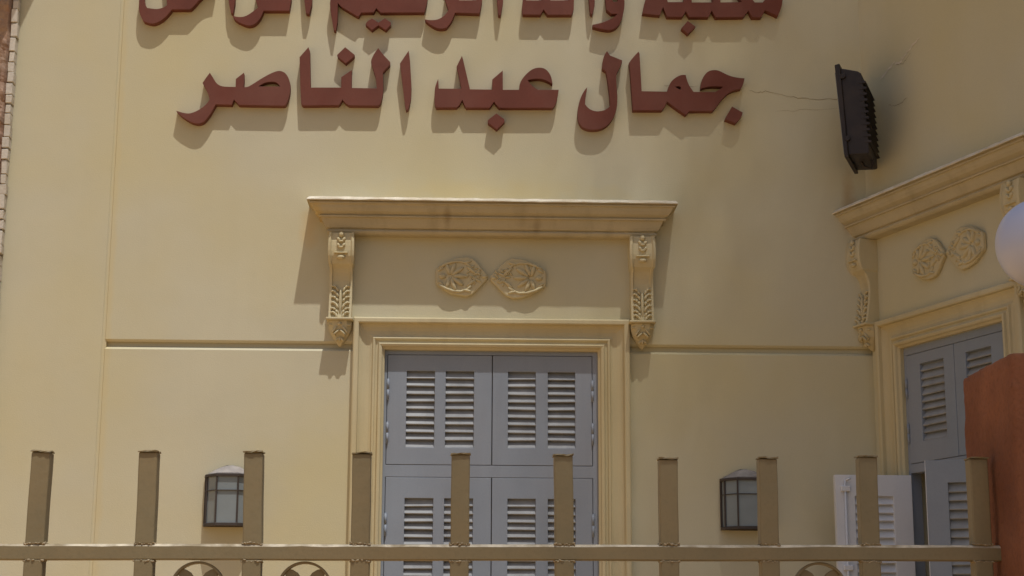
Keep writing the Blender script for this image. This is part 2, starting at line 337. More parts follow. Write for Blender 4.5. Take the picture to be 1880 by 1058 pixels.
def medallion(fr, ui, uo, zc, seed):
    """teardrop plaque; ui = pointed inner end, uo = blunt outer end"""
    rr = random.Random(seed); L_ = (ui-uo)/2; um = (ui+uo)/2; hz = 0.122
    half = [(-1.0, 0.30), (-0.97, 0.42), (-0.75, 0.62), (-0.45, 0.86), (-0.1, 0.98), (0.2, 1.0), (0.42, 0.90), (0.62, 0.66), (0.82, 0.34), (0.97, 0.14), (1.0, 0.0)]
    out = [(a, b) for a, b in half]+[(a, -b) for a, b in reversed(half[:-1])]
    P = [(um+a*L_, zc+b*hz*(1+0.03*rr.uniform(-1, 1))) for a, b in out]
    o = MB().prism(P, -0.001, 0.028, fr).build('medallion', M['trim'], B, bevel=0.009, seg=3)
    O = fr(0, 0, 0)
    def ell(u, d, z, a, b, c, ang):
        ca, sa = math.cos(ang), math.sin(ang)
        return MB().ell(fr(u, d, z), (fr(a*ca, 0, a*sa)-O, fr(0, b, 0)-O, fr(-c*sa, 0, c*ca)-O), 8, 5)
    # rim ridges
    for s in (1, -1):
        pts = [(-0.86, 0.42), (-0.62, 0.62), (-0.35, 0.74), (-0.05, 0.76), (0.18, 0.66), (0.34, 0.46)]
        pts = [(a, b*s*(1 if s > 0 else 1.02)) for a, b in pts]
        MB().tube([fr(um+a*L_, 0.030+0.004*math.sin(i*1.3), zc+b*hz) for i, (a, b) in enumerate(pts)], 0.009, 6).build('rim', M['trim'], o, smooth=True)
    bx, bz = um-0.46*L_, zc
    sg = 1 if L_ > 0 else -1
    for k, an in enumerate((-105, -68, -34, 0, 34, 68, 105)):
        a = R(an); ln = (0.070, 0.080, 0.086, 0.094, 0.086, 0.080, 0.070)[k]*(1+0.08*rr.uniform(-1, 1))
        dx, dz = math.cos(a)*sg, math.sin(a)
        mb = ell(bx+dx*ln*0.66, 0.027, bz+dz*ln*0.66, ln*0.58, 0.018, 0.0145, math.atan2(dz, dx))
        mb.build('petal', M['trim'], o, smooth=True)
    ell(um-0.74*L_, 0.028, zc, 0.024, 0.018, 0.018, 0).build('bud', M['trim'], o, smooth=True)
    for s in (-1, 1):
        ell(um-0.80*L_, 0.028, zc+s*0.045, 0.024, 0.012, 0.009, s*sg*0.6).build('curl', M['trim'], o, smooth=True)
        ell(um+0.36*L_, 0.028, zc+s*0.040, 0.042, 0.015, 0.011, -s*sg*0.7).build('curl', M['trim'], o, smooth=True)
        ell(um+0.58*L_, 0.028, zc+s*0.020, 0.030, 0.010, 0.008, s*sg*0.5).build('curl', M['trim'], o, smooth=True)
        ell(um+0.20*L_, 0.028, zc+s*0.088, 0.030, 0.012, 0.009, s*sg*0.25).build('curl', M['trim'], o, smooth=True)
    mb = MB()
    for k in range(16):
        a_ = rr.uniform(0.02, 0.78); b_ = rr.uniform(-0.62, 0.62)*(1-abs(a_-0.2)*0.9); an = rr.uniform(-1.4, 1.4)
        q = ell(um+a_*L_, 0.027, zc+b_*hz, rr.uniform(0.010, 0.022), 0.013, rr.uniform(0.004, 0.007), an); mb.add(q.V, q.F)
    mb.build('scrollwork', M['trim'], o, smooth=True, kind='stuff')
    ell(um+0.86*L_, 0.028, zc, 0.020, 0.012, 0.012, 0).build('bud', M['trim'], o, smooth=True)
    return o
medallion(front, 0.168, -0.148, 3.822, 1); medallion(front, 0.180, 0.520, 3.815, 2)
medallion(side, 0.772, 0.465, 3.832, 3); medallion(side, 0.788, 1.120, 3.828, 4)

# ------------------------------------------------------------------ shuttered doors
SLAT = {}
def louvre(leaf, fr, u0, u1, z0, z1, d, n, m):
    """n tilted slats in one louvre opening, every one its own object"""
    key = (round(u1-u0, 3), m.name, fr)
    sp = (z1-z0)/n
    for k in range(n):
        zc = z0+sp*(k+0.5)
        # section in (d, z): blade leaning outwards and down, with a rounded nose
        a = R(58); hw, th = 0.0285, 0.005; zj = rnd.uniform(-0.0022, 0.0022); dj = rnd.uniform(-0.001, 0.001); aj = a+rnd.uniform(-0.07, 0.07)
        ca, sa = math.cos(aj), math.sin(aj)
        sec = [(-hw, th), (hw-0.002, th), (hw, th*0.4), (hw, -th*0.4), (hw-0.002, -th), (-hw, -th)]
        pts = [(d+dj+x*ca-(-y)*sa*0-(0)+y*sa, zc+zj-x*sa+y*ca) for x, y in sec]
        mb = MB(); nn = len(pts); tl = rnd.uniform(-0.0015, 0.0015)
        mb.V += [fr(u0-0.004, p, q-tl) for p, q in pts]+[fr(u1+0.004, p, q+tl) for p, q in pts]
        mb.F += [tuple(range(nn)), tuple(range(nn, 2*nn))]+[(i, (i+1) % nn, (i+1) % nn+nn, i+nn) for i in range(nn)]
        mb.build('slat', m, leaf)
def leaf_obj(fr, u0, u1, z0, z1, holes, dfront, th, m, nsl, ms, name='shutter_leaf'):
    o = panel_holes(u0, u1, z0, z1, holes, dfront, dfront-th, fr).build(name, m, B, bevel=0.0025, seg=2)
    for (a, b, c, e), n in zip(holes, nsl): louvre(o, fr, a, b, c, e, dfront-0.024, n, ms)
    return o
def hinge(leaf, fr, u, d, z0, z1, m):
    zm = (z0+z1)/2
    mb = MB().tube([fr(u, d, z0), fr(u, d, zm-0.002)], 0.007, 8); mb.tube([fr(u, d, zm+0.002), fr(u, d, z1)], 0.007, 8)
    mb.tube([fr(u, d, zm-0.003), fr(u, d, zm+0.003)], 0.006, 8); mb.ell(fr(u, d, z1), (Vector((0.007, 0, 0)), Vector((0, 0.007, 0)), Vector((0, 0, 0.006))))
    mb.ell(fr(u, d, z0), (Vector((0.007, 0, 0)), Vector((0, 0.007, 0)), Vector((0, 0, 0.006))))
    mb.build('hinge', m, leaf, smooth=True)

# front door
DF = -0.020
fu = [DU0-0.004, -0.431, 0.801, DU1+0.004]
panel_holes(fu[0], fu[3], DZB, DZT+0.004, [(-0.431, 0.801, 2.684, 3.348), (-0.431, 0.801, 0.36, 2.613)], DF-0.001, DF-0.075, front).build('door_frame', M['shutter'], B, bevel=0.002)
ZU0, ZU1, ZL0, ZL1 = 2.6865, 3.3455, 0.364, 2.6105
HV = 2.488
for (a, b, h, hu) in ((-0.428, 0.1965, [(-0.314, -0.145), (-0.080, 0.090)], -0.424), (0.2015, 0.798, [(0.294, 0.460), (0.533, 0.697)], 0.800)):
    for (z0, z1, zz, n) in ((ZU0, ZU1, [(2.789, 3.249)], 10), (ZL0, ZL1, [(1.76, HV), (0.60, 1.45)], None)):
        holes = [(x0, x1, p, q) for x0, x1 in h for p, q in zz]
        ns = [10 if n else max(1, round((q-p)/0.0465)) for x0, x1 in h for p, q in zz]
        lf = leaf_obj(front, a, b, z0, z1, holes, DF, 0.042, M['shutter'], ns, M['slat'])
        for (p, q) in ([(3.075, 3.195), (2.815, 2.935)] if n else [(2.27, 2.395), (1.3, 1.42)]): hinge(lf, front, hu, DF+0.006, p, q, M['shutter'])

# oblique door: two upper leaves closed, two lower leaves swung open
ET = -TT
panel_holes(SU0-0.004, SU1+0.004, SZB, SZT+0.004, [(SU0+0.028, SU1-0.028, 2.678, 3.318), (SU0+0.028, SU1-0.028, 0.36, 2.625)], DF-0.001, DF-0.075, side).build('door_frame', M['shutter'], B, bevel=0.002)
UM = (SU0+SU1)/2
for (a, b, h, hu) in ((SU0+0.031, UM-0.002, [(0.432, 0.655)], SU0+0.034), (UM+0.002, SU1-0.031, [(0.855, 1.075)], SU1-0.034)):
    lf = leaf_obj(side, a, b, 2.681, 3.315, [(h[0][0], h[0][1], 2.80, 3.25)], DF, 0.042, M['shutter'], [10], M['slat'])
    for (p, q) in ((3.065, 3.175), (2.80, 2.91)): hinge(lf, side, hu, DF+0.006, p, q, M['shutter'])
LW = UM-SU0-0.033
hA = side(SU0+0.031, -0.015, 0); hB = side(SU1-0.031, -0.015, 0)
def leaf_frame(hinge_pt, dirv):
    dirv = Vector(dirv).normalized(); nv = Vector((dirv.y, -dirv.x, 0))   # facing the street
    if nv.y > 0: nv = -nv
    return lambda u, d, z: hinge_pt+dirv*u+nv*d+Vector((0, 0, z))
fa = leaf_frame(hA, (-1, -0.02, 0))
pa = leaf_obj(fa, 0.0, LW, 0.364, 2.612, [(0.11, 0.335, 1.72, 2.49), (0.11, 0.335, 0.60, 1.45)], 0.02, 0.042, M['shutter_in'], [16, 17], M['shutter_in'])
pa['label'] = 'pale inner face of the open lower leaf with its sliding bolt'
mb = MB().tube([fa(LW-0.055, 0.032, 1.0), fa(LW-0.055, 0.032, 2.58)], 0.007, 8)
mb.tube([fa(LW-0.055, 0.032, 2.575), fa(LW-0.072, 0.040, 2.585), fa(LW-0.085, 0.040, 2.588)], 0.006, 8)
mb.build('bolt_rod', M['shutter_in'], pa, smooth=True)
for z in (2.53, 2.08, 1.6):
    MB().box((LW-0.085, 0.02, z-0.016), (LW-0.03, 0.042, z+0.016), fa).build('bolt_keeper', M['shutter_in'], pa, bevel=0.004)
al = R(47); dB = math.cos(al)*ET+math.sin(al)*NN
fb = leaf_frame(hB, dB)
pb = leaf_obj(fb, 0.0, LW, 0.364, 2.622, [(0.11, 0.335, 1.72, 2.50), (0.11, 0.335, 0.60, 1.45)], 0.02, 0.042, M['shutter'], [16, 17], M['slat'])
MB().box((LW+0.0005, -0.022, 0.364), (LW+0.004, 0.020, 2.622), fb).build('edge_strip', M['shutter_in'], pb)

# cracks and flaked plaster on the two walls
def crack(fr, pts, wd, name='crack', m=None, d=0.0012, jit=0.006, sub=6):
    P = []
    for (a, b), (c, e) in zip(pts, pts[1:]):
        for k in range(sub): t = k/sub; P.append((a+(c-a)*t+rnd.uniform(-jit, jit), b+(e-b)*t+rnd.uniform(-jit, jit)))
    P.append(pts[-1]); mb = MB()
    for i, (u, z) in enumerate(P):
        q = wd*(0.35+0.65*rnd.random())*(1 if 0 < i < len(P)-1 else 0.1)
        mb.V += [fr(u, d, z-q/2), fr(u, d, z+q/2)]
    mb.F = [(2*i, 2*i+2, 2*i+3, 2*i+1) for i in range(len(P)-1)]
    return mb.build(name, m or M['crack'], B, fix=False)
crack(front, [(1.785, 5.04), (1.86, 5.025), (1.90, 5.04), (2.05, 5.0), (2.2, 4.985), (2.34, 4.99), (2.49, 5.03)], 0.0042)
crack(front, [(1.25, 5.06), (1.32, 5.068), (1.47, 5.062)], 0.003)
crack(front, [(1.95, 4.9), (2.1, 4.915), (2.35, 4.93)], 0.002)
crack(side, [(0.27, 4.872), (0.33, 4.85), (0.39, 4.845), (0.47, 4.862)], 0.0045)
crack(side, [(0.20, 5.05), (0.34, 5.12), (0.42, 5.10), (0.50, 5.15), (0.62, 5.19)], 0.016, 'flaked_plaster', M['flake'], 0.002, 0.010)
crack(side, [(0.36, 5.10), (0.44, 5.085), (0.52, 5.125)], 0.004)

# ------------------------------------------------------------------ raised lettering
def smooth_poly(P, it=2):
    for _ in range(it):
        out = []; n = len(P)
        for i in range(n):
            a, b, c = Vector(P[i-1]), Vector(P[i]), Vector(P[(i+1) % n])
            d1, d2 = (b-a), (c-b)
            if d1.length < 1e-6 or d2.length < 1e-6: continue
            ang = abs(math.degrees(d1.angle(d2)))
            if ang < 38 and ang > 3 and d1.length < 130 and d2.length < 130:
                out += [tuple(b-d1*0.25), tuple(b+d2*0.25)]
            else: out.append(tuple(b))
        P = out
    return P
LD = 0.049
def letter(parent, z, polys, name='letter'):
    ox, oy, sc = z
    cu = bpy.data.curves.new(name, 'CURVE'); cu.dimensions = '2D'; cu.fill_mode = 'BOTH'; cu.extrude = (LD-0.001)/2
    cu.bevel_depth = 0.0012; cu.bevel_resolution = 1; cu.offset = -0.0012
    for P in polys:
        P = smooth_poly([tuple(map(float, p)) for p in P]); sp = cu.splines.new('POLY'); sp.points.add(len(P)-1); sp.use_cyclic_u = True
        for i, (x, y) in enumerate(P):
            q = unproject(ox+x/sc, oy+y/sc, -LD); sp.points[i].co = (q.x, q.z, 0, 1)
    ob = bpy.data.objects.new(name, cu); me = bpy.data.meshes.new_from_object(ob)
    V = [Vector((v.co.x, -(LD+0.001)/2-v.co.z, v.co.y)) for v in me.vertices]; Fc = [tuple(p.vertices) for p in me.polygons]
    bpy.data.objects.remove(ob); bpy.data.curves.remove(cu); bpy.data.meshes.remove(me)
    return mk(name, V, Fc, M['letter'], parent)
LG = 'raised red Arabic words on the cream wall'
def word(label, px, py):
    q = unproject(px, py, 0); return thing('lettering_word', label, 'lettering', (q.x, 0, q.z), LG)
ZA = (310, 80, 5.288); ZB = (530, 80, 5.288); ZC = (780, 80, 5.289); ZD = (1040, 80, 5.879); ZE = (1150, 80, 5.876)
ZF = (230, 0, 5.081); ZG = (560, 0, 5.081); ZH = (900, 0, 3.418)
wd = word('raised red Arabic word, leftmost of the lower row, with a long low tail', 540, 190)
letter(wd, ZA, [[(70, 652), (130, 672), (190, 682), (245, 668), (310, 635), (365, 590), (395, 545), (385, 500), (355, 435), (332, 395), (328, 382), (360, 335), (398, 284), (425, 325), (455, 378), (485, 405), (530, 420),
    (648, 422), (650, 345), (728, 284), (730, 345), (724, 424), (768, 424), (830, 385), (900, 340), (980, 295), (1040, 270), (1078, 264), (1120, 278), (1150, 310), (1172, 360), (1180, 420), (1175, 490), (1150, 570), (1132, 600), (1112, 606),
    (680, 598), (632, 545), (610, 596), (455, 592), (430, 640), (400, 690), (360, 745), (325, 772), (280, 782), (220, 768), (160, 733), (110, 698)],
    [(870, 418), (920, 385), (970, 372), (1030, 372), (1060, 390), (1080, 418)]])
letter(wd, ZB, [[(192, 36), (205, 70), (212, 428), (510, 428), (510, 328), (612, 258), (610, 432), (855, 436), (845, 330), (803, 200), (797, 170), (825, 105), (870, 45), (905, 95), (985, 180), (985, 205), (915, 280), (918, 400), (918, 470),
    (905, 540), (888, 590), (870, 605), (585, 602), (550, 580), (522, 546), (500, 585), (485, 600), (140, 604), (122, 590), (112, 400), (106, 133)]])
letter(wd, ZB, [[(548, 36), (640, 110), (635, 130), (555, 194), (475, 130), (470, 112)]], 'dot')
letter(wd, ZB, [[(1165, 70), (1178, 170), (1192, 420), (1188, 545), (1160, 640), (1140, 650), (1128, 595), (1105, 400), (1080, 195)]])
wd = word('raised red Arabic word, middle of the lower row, with one diamond dot below', 910, 190)
letter(wd, ZC, [[(130, 343), (135, 438), (355, 440), (330, 310), (308, 225), (360, 120), (372, 160), (438, 445), (655, 448), (655, 350), (757, 262), (757, 450), (915, 450), (918, 400), (940, 350), (990, 290), (1050, 245), (1110, 232), (1165, 242),
    (1205, 280), (1230, 330), (1240, 395), (1200, 370), (1140, 345), (1080, 342), (1010, 352), (1000, 360), (1030, 400), (1080, 440), (1100, 450), (1300, 450), (1290, 520), (1270, 590), (1245, 626), (725, 626), (705, 610), (672, 566), (630, 625),
    (400, 624), (385, 600), (363, 548), (335, 600), (310, 622), (110, 624), (94, 590), (92, 520), (98, 420)]])
letter(wd, ZC, [[(695, 680), (770, 735), (775, 760), (700, 836), (612, 770), (612, 745)]], 'dot')
wd = word('raised red Arabic word, rightmost of the lower row, with a deep bowl', 1210, 190)
letter(wd, ZD, [[(438, 82), (470, 130), (600, 182), (600, 205), (540, 330), (538, 400), (550, 580), (548, 680), (520, 780), (460, 870), (390, 920), (290, 936), (190, 920), (140, 870), (118, 790), (125, 680), (150, 590), (190, 510), (225, 472),
    (215, 530), (205, 600), (200, 655), (240, 705), (310, 735), (390, 728), (440, 705), (472, 675), (465, 560), (440, 360), (425, 300), (385, 272), (390, 190), (408, 125)]])
letter(wd, ZE, [[(130, 88), (142, 110), (165, 515), (440, 520), (455, 460), (490, 400), (550, 355), (600, 338), (640, 340), (655, 400), (680, 460), (725, 522), (960, 524), (1010, 495), (1045, 467), (920, 462), (860, 470), (805, 490), (803, 470),
    (812, 400), (835, 350), (880, 300), (940, 284), (1000, 292), (1070, 330), (1140, 358), (1220, 372), (1275, 376), (1265, 430), (1235, 490), (1140, 510), (1070, 560), (1010, 630), (960, 700), (930, 730), (680, 730), (650, 765), (640, 772),
    (540, 703), (440, 628), (415, 680), (385, 722), (70, 722), (62, 600), (40, 300), (28, 210), (60, 165)], [(525, 468), (560, 460), (590, 470), (585, 500), (555, 488)]])
letter(wd, ZE, [[(1140, 680), (1255, 745), (1245, 790), (1180, 862), (1065, 818), (1070, 800)]], 'dot')
# upper row, cut by the top of the picture; built whole
wd = word('red Arabic word, leftmost of the upper row, cut off by the picture edge', 420, 15)
letter(wd, ZF, [[(150, -160), (178, -120), (172, -40), (178, 30), (205, 75), (290, 88), (355, 73), (388, 50), (385, -40), (365, -280), (420, -350), (470, -270), (460, -60), (600, -60), (640, -160), (720, -200), (830, -150), (840, -80), (760, -60), (700, -10), (640, 62),
    (605, 90), (435, 90), (400, 135), (350, 185), (280, 222), (230, 222), (170, 200), (135, 140), (126, 70), (132, -60)]])
letter(wd, ZF, [[(955, -250), (1000, -350), (1025, -200), (1022, 20), (1005, 128), (985, 120), (965, 20)]])
letter(wd, ZF, [[(1000, 148), (1060, 162), (1120, 155), (1180, 118), (1240, 70), (1220, 20), (1205, -60), (1250, -150), (1290, -80), (1330, -62), (1455, -60), (1445, -300), (1500, -380), (1550, -300), (1548, 0), (1530, 102), (1290, 102), (1265, 165), (1220, 222), (1165, 245),
    (1110, 233), (1050, 205), (1015, 180)]])
letter(wd, ZF, [[(1660, -250), (1720, -360), (1745, -200), (1740, 40), (1715, 132), (1685, 125), (1672, 20)]])
wd = word('red Arabic word in the upper row with two joined diamond dots beneath', 740, 10)
letter(wd, ZG, [[(235, 0), (250, -60), (320, -120), (420, -170), (480, -100), (540, -40), (620, -35), (620, -150), (700, -210), (705, -35), (860, -35), (900, -150), (1000, -200), (1090, -150), (1110, -80), (1145, -40), (1140, 30), (1112, 118), (705, 120), (665, 78), (640, 117),
    (525, 120), (500, 156), (480, 150), (340, 65), (306, 30), (302, 200), (288, 288), (268, 282), (245, 150), (232, 60)]])
letter(wd, ZG, [[(565, 230), (575, 205), (625, 172), (685, 212), (745, 172), (800, 210), (800, 235), (755, 282), (685, 238), (625, 282)]], 'dot')
letter(wd, ZG, [[(1118, 182), (1170, 190), (1240, 185), (1300, 150), (1340, 95), (1320, 40), (1300, -30), (1350, -120), (1400, -30), (1440, 4), (1600, 4), (1590, -300), (1640, -380), (1668, -280), (1652, 20), (1628, 128), (1400, 120), (1370, 200), (1320, 262), (1260, 273), (1200, 253), (1130, 205)]])
letter(wd, ZG, [[(1350, -330), (1420, -270), (1350, -200), (1280, -270)]], 'dot')
letter(wd, ZG, [[(1780, -250), (1830, -360), (1850, -200), (1848, 20), (1825, 148), (1803, 140), (1792, 20)]])
wd = word('red Arabic word in the upper row, second from the right, with hooked tail', 1060, 10)
letter(wd, ZH, [[(205, 92), (198, 60), (205, -10), (215, -60), (226, 3), (325, 4), (312, -90), (345, -150), (378, 3), (492, 3), (488, -190), (515, -240), (532, -190), (524, 60), (512, 94), (360, 94), (335, 60), (315, 94)]])
letter(wd, ZH, [[(612, -170), (645, -240), (660, -130), (655, 40), (640, 95), (628, 85), (620, 0)]])
letter(wd, ZH, [[(724, 10), (722, -40), (770, -85), (830, -60), (845, 0), (840, 70), (820, 140), (790, 178), (750, 192), (690, 183), (645, 170), (642, 156), (700, 145), (770, 115), (800, 88), (760, 88), (730, 62)], [(755, -10), (775, -35), (800, -20), (800, 10), (775, 15)]])
wd = word('red Arabic word, rightmost of the upper row, with one dot below', 1310, 10)
letter(wd, ZH, [[(955, 85), (965, 30), (985, -40), (1060, -60), (1100, -30), (1115, 14), (1215, 14), (1218, -60), (1262, -100), (1265, 16), (1395, 16), (1395, -60), (1440, -100), (1445, 16), (1580, 14), (1530, -50), (1600, -170), (1640, -130), (1600, -60), (1660, 16), (1710, 16),
    (1730, -10), (1790, -30), (1835, 0), (1830, 40), (1805, 102), (1725, 65), (1700, 110), (1645, 110), (1620, 68), (1590, 108), (1415, 110), (1390, 68), (1370, 108), (1250, 108), (1228, 72), (1205, 108), (1110, 106), (1085, 45), (1065, 97), (1010, 92)]])
letter(wd, ZH, [[(1240, 132), (1288, 168), (1242, 215), (1200, 178)]], 'dot')

# ------------------------------------------------------------------ wall lanterns
def lantern(x, label):
    z0, z1 = 2.315, 2.606
    t = thing('wall_lantern', label, 'lamp', (x, 0, z0), 'bronze lanterns either side of the shuttered door')
    foot = [(-0.142, 0.012), (-0.128, 0.062), (-0.062, 0.128), (0.062, 0.128), (0.128, 0.062), (0.142, 0.012)]
    def ring(z, dz, grow, thick, name):
        mb = MB(); n = len(foot)
        for (a, b) in foot:
            k = 1+grow; k2 = 1+grow-thick
            for kk, zz in ((k, z), (k, z+dz), (k2, z+dz), (k2, z)): mb.V.append(Vector((x+a*kk, -b*kk, zz)))
        for i in range(n-1):
            for q in range(4): mb.F.append((i*4+q, i*4+(q+1) % 4, (i+1)*4+(q+1) % 4, (i+1)*4+q))
        mb.F += [(0, 1, 2, 3), tuple(4*(n-1)+q for q in range(4))]
        return mb.build(name, M['bronze'], t, bevel=0.0015)
    MB().box((x-0.148, -0.012, z0-0.006), (x+0.148, -0.0005, z1+0.008)).build('back_plate', M['bronze'], t, bevel=0.002)
    ring(z0-0.006, 0.018, 0.05, 0.15, 'bottom_rim'); ring(z1-0.012, 0.016, 0.06, 0.15, 'top_rim'); ring(z1-0.094, 0.005, 0.03, 0.06, 'cross_band')
    n = len(foot); mb = MB(); mb.V = [Vector((x+a*0.965, -b*0.965, z)) for z in (z0+0.012, z1-0.012) for a, b in foot]
    mb.F = [(i, i+1, i+1+n, i+n) for i in range(n-1)]+[tuple(range(n)), tuple(range(n, 2*n))]
    mb.build('glass', M['glass'], t)
    for a, b in foot: MB().box((x+a-0.0048, -b-0.005, z0+0.01), (x+a+0.0048, -b+0.005, z1-0.01)).build('bar', M['bronze'], t, bevel=0.001)
    # dusty domed roof
    mb = MB(); lev = [(1.02, 0.004), (0.86, 0.016), (0.62, 0.036), (0.38, 0.054), (0.16, 0.062)]; n = len(foot)
    for k, dz in lev: mb.V += [Vector((x+a*k, -b*k if i not in (0, n-1) else -0.010, z1+dz+0.002*math.sin(i*2.1+k*9))) for i, (a, b) in enumerate(foot)]
    for l in range(len(lev)-1): mb.F += [(l*n+i, l*n+(i+1) % n, (l+1)*n+(i+1) % n, (l+1)*n+i) for i in range(n)]
    mb.F += [tuple(range(n)), tuple(range((len(lev)-1)*n, len(lev)*n))]
    mb.build('roof_cap', M['dust'], t, smooth=True)
lantern(-1.338, 'bronze wall lantern left of the shuttered door, partly behind a fence post')
lantern(1.700, 'bronze wall lantern right of the shuttered door, in softer shade')

# ------------------------------------------------------------------ floodlight
t = thing('floodlight', 'black finned floodlight fixed high in the wall corner, aimed at the lettering', 'floodlight', (2.40, -0.35, 4.48))
fa_ = Vector((0.371, 0.929, 0)); fq = Vector((0.929, -0.371, 0)); F0 = Vector((2.255, -0.47, 0))
def fl(q, a, z):
    q = q*0.74 if q > 0 else q
    return F0+fq*q+fa_*a+Vector((0, 0, z))
def fprism(poly, a0, a1):
    n = len(poly); mb = MB(); mb.V = [fl(q, a0, z) for q, z in poly]+[fl(q, a1, z) for q, z in poly]
    mb.F = [tuple(range(n)), tuple(range(n, 2*n))]+[(i, (i+1) % n, (i+1) % n+n, i+n) for i in range(n)]; return mb
fprism([(0.0, 5.030), (0.060, 5.018), (0.140, 5.000), (0.165, 4.985), (0.176, 4.950), (0.203, 4.560), (0.204, 4.486), (0.180, 4.482), (0.040, 4.488)], 0.012, 0.368).build('housing', M['black'], t, bevel=0.006, seg=2)
fprism([(-0.030, 5.050), (0.0, 5.056), (0.004, 5.020), (0.040, 4.500), (0.044, 4.470), (0.012, 4.470)], 0.0, 0.38).build('front_flange', M['black'], t, bevel=0.003)
fprism([(-0.034, 5.010), (-0.029, 5.010), (0.006, 4.500), (0.001, 4.500)], 0.03, 0.35).build('lens', M['lens'], t)
for k in range(11):
    z = 4.93-k*0.037; q0 = 0.176+(4.95-z)*0.0615
    fprism([(q0-0.034, z-0.008), (q0-0.008, z+0.006), (q0+0.022, z+0.004), (q0+0.028, z-0.006), (q0+0.012, z-0.010)], 0.009, 0.371).build('cooling_fin', M['black'], t)
for z, q in ((4.975, 0.022), (4.585, 0.040)):
    MB().tube([fl(q, 0.014, z), fl(q, -0.004, z)], 0.017, 12).build('clamp_knob', M['black'], t, bevel=0.003)
p0 = fl(0.19, 0.19, 4.70); pw = side(0.10, -0.002, 4.70)
MB().tube([p0, Vector((pw.x, pw.y, 4.70))], 0.016, 8).build('bracket_arm', M['black'], t)
MB().tube([fl(0.10, 0.19, 4.50), fl(0.13, 0.19, 4.455), fl(0.185, 0.19, 4.44), fl(0.20, 0.19, 4.50)], 0.010, 6).build('bracket_strap', M['black'], t)

# ------------------------------------------------------------------ gate pillar and globe lamp
PX0, PX1, PY0, PY1, PZ = 1.137, 1.430, -6.600, -6.255, 2.212
t = thing('gate_pillar', 'terracotta red rendered pillar at the right end of the fence', 'pillar', ((PX0+PX1)/2, (PY0+PY1)/2, 0))
bm = bmesh.new(); bmesh.ops.create_cube(bm, size=1)
for v in bm.verts: v.co = Vector((PX0 if v.co.x < 0 else PX1, PY0 if v.co.y < 0 else PY1, 0 if v.co.z < 0 else PZ))
bmesh.ops.bevel(bm, geom=[e for e in bm.edges], offset=0.009, segments=2, affect='EDGES', profile=0.5)
for ax, lo, hi, n in ((2, 0.05, PZ-0.03, 170), (0, PX0+0.03, PX1-0.03, 20), (1, PY0+0.03, PY1-0.03, 26)):
    for k in range(n+1):
        co = [0, 0, 0]; no = [0, 0, 0]; co[ax] = lo+(hi-lo)*k/n; no[ax] = 1
        bmesh.ops.bisect_plane(bm, geom=bm.verts[:]+bm.edges[:]+bm.faces[:], plane_co=co, plane_no=no)
bm.normal_update()
for v in bm.verts:
    d = noise.noise(v.co*13)*0.0030+noise.noise(v.co*48)*0.0020+noise.noise(v.co*80)*0.0012
    v.co += v.normal*d
V = [v.co.copy() for v in bm.verts]; bm.verts.index_update(); Fc = [tuple(v.index for v in f.verts) for f in bm.faces]; bm.free()
mk('shaft', V, Fc, M['pillar'], t, smooth=True)

GC = Vector((1.272, -6.45, 2.479)); GR = 0.1005
t = thing('globe_lamp', 'white opal globe lamp standing on top of the red pillar', 'lamp', (GC.x, GC.y, PZ))
mb = MB().ell(GC, ((GR, 0, 0), (0, GR, 0), (0, 0, GR)), 48, 32); mb.build('globe', M['globe'], t, smooth=True)
mb = MB().tube([(GC.x, GC.y, PZ-0.002), (GC.x, GC.y, PZ+0.012), (GC.x, GC.y, PZ+0.02), (GC.x, GC.y, PZ+0.12), (GC.x, GC.y, PZ+0.145), (GC.x, GC.y, PZ+0.185)], 0.03, 20, [0.05, 0.05, 0.024, 0.022, 0.028, 0.034])
mb.build('collar', M['collar'], t, smooth=False, bevel=0.002)

# ------------------------------------------------------------------ fence
FY = -6.45; HS = 0.0195
FT = thing('metal_fence', 'khaki painted square tube fence with open topped posts in front of the building', 'fence', (0.1, FY, 0))
RZ0, RZ1 = 1.786, 1.8185
mb = MB(); nseg = 60; x0, x1 = -1.6, PX0+0.004
mid = []
for i in range(nseg+1):
    x = x0+(x1-x0)*i/nseg; dz = 0.0046*(x+0.93)-0.004+0.0005*math.sin(x*9); dy = 0.0008*math.sin(x*7)+0.0004*rnd.uniform(-1, 1)
    wr = 0.0052+0.0010*rnd.uniform(-1, 1)
    for (yy, zz) in ((-0.0128, RZ0), (0.017, RZ0), (0.017, RZ1), (-0.0085, RZ1), (-0.0118, RZ1-0.0012), (-0.015, RZ1-wr), (-0.015, RZ0+0.002)):
        mb.V.append(Vector((x, FY+yy+dy, zz+dz)))
for i in range(nseg):
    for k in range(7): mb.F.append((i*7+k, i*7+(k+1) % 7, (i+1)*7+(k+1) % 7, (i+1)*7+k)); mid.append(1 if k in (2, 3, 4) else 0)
mb.F += [tuple(range(7)), tuple(nseg*7+k for k in range(7))]; mid += [0, 0]
mk('top_rail', mb.V, mb.F, None, FT, mats=[M['fence'], M['rail_highlight']], midx=mid)
MB().box((x0, FY-0.015, 0.52), (x1, FY+0.017, 0.553)).build('bottom_rail', M['fence'], FT, bevel=0.0035)
xs_top = [-0.868, -0.646, -0.428, -0.202, 0.005, 0.221, 0.442, 0.653, 0.865, 1.101]
xs_rail = [-0.870, -0.645, -0.424, -0.201, 0.005, 0.223, 0.442, 0.652, 0.864, 1.101]
z_top = [2.0035, 2.0055, 2.0055, 2.0055, 2.005, 2.005, 1.9985, 2.0015, 2.007, 2.005]
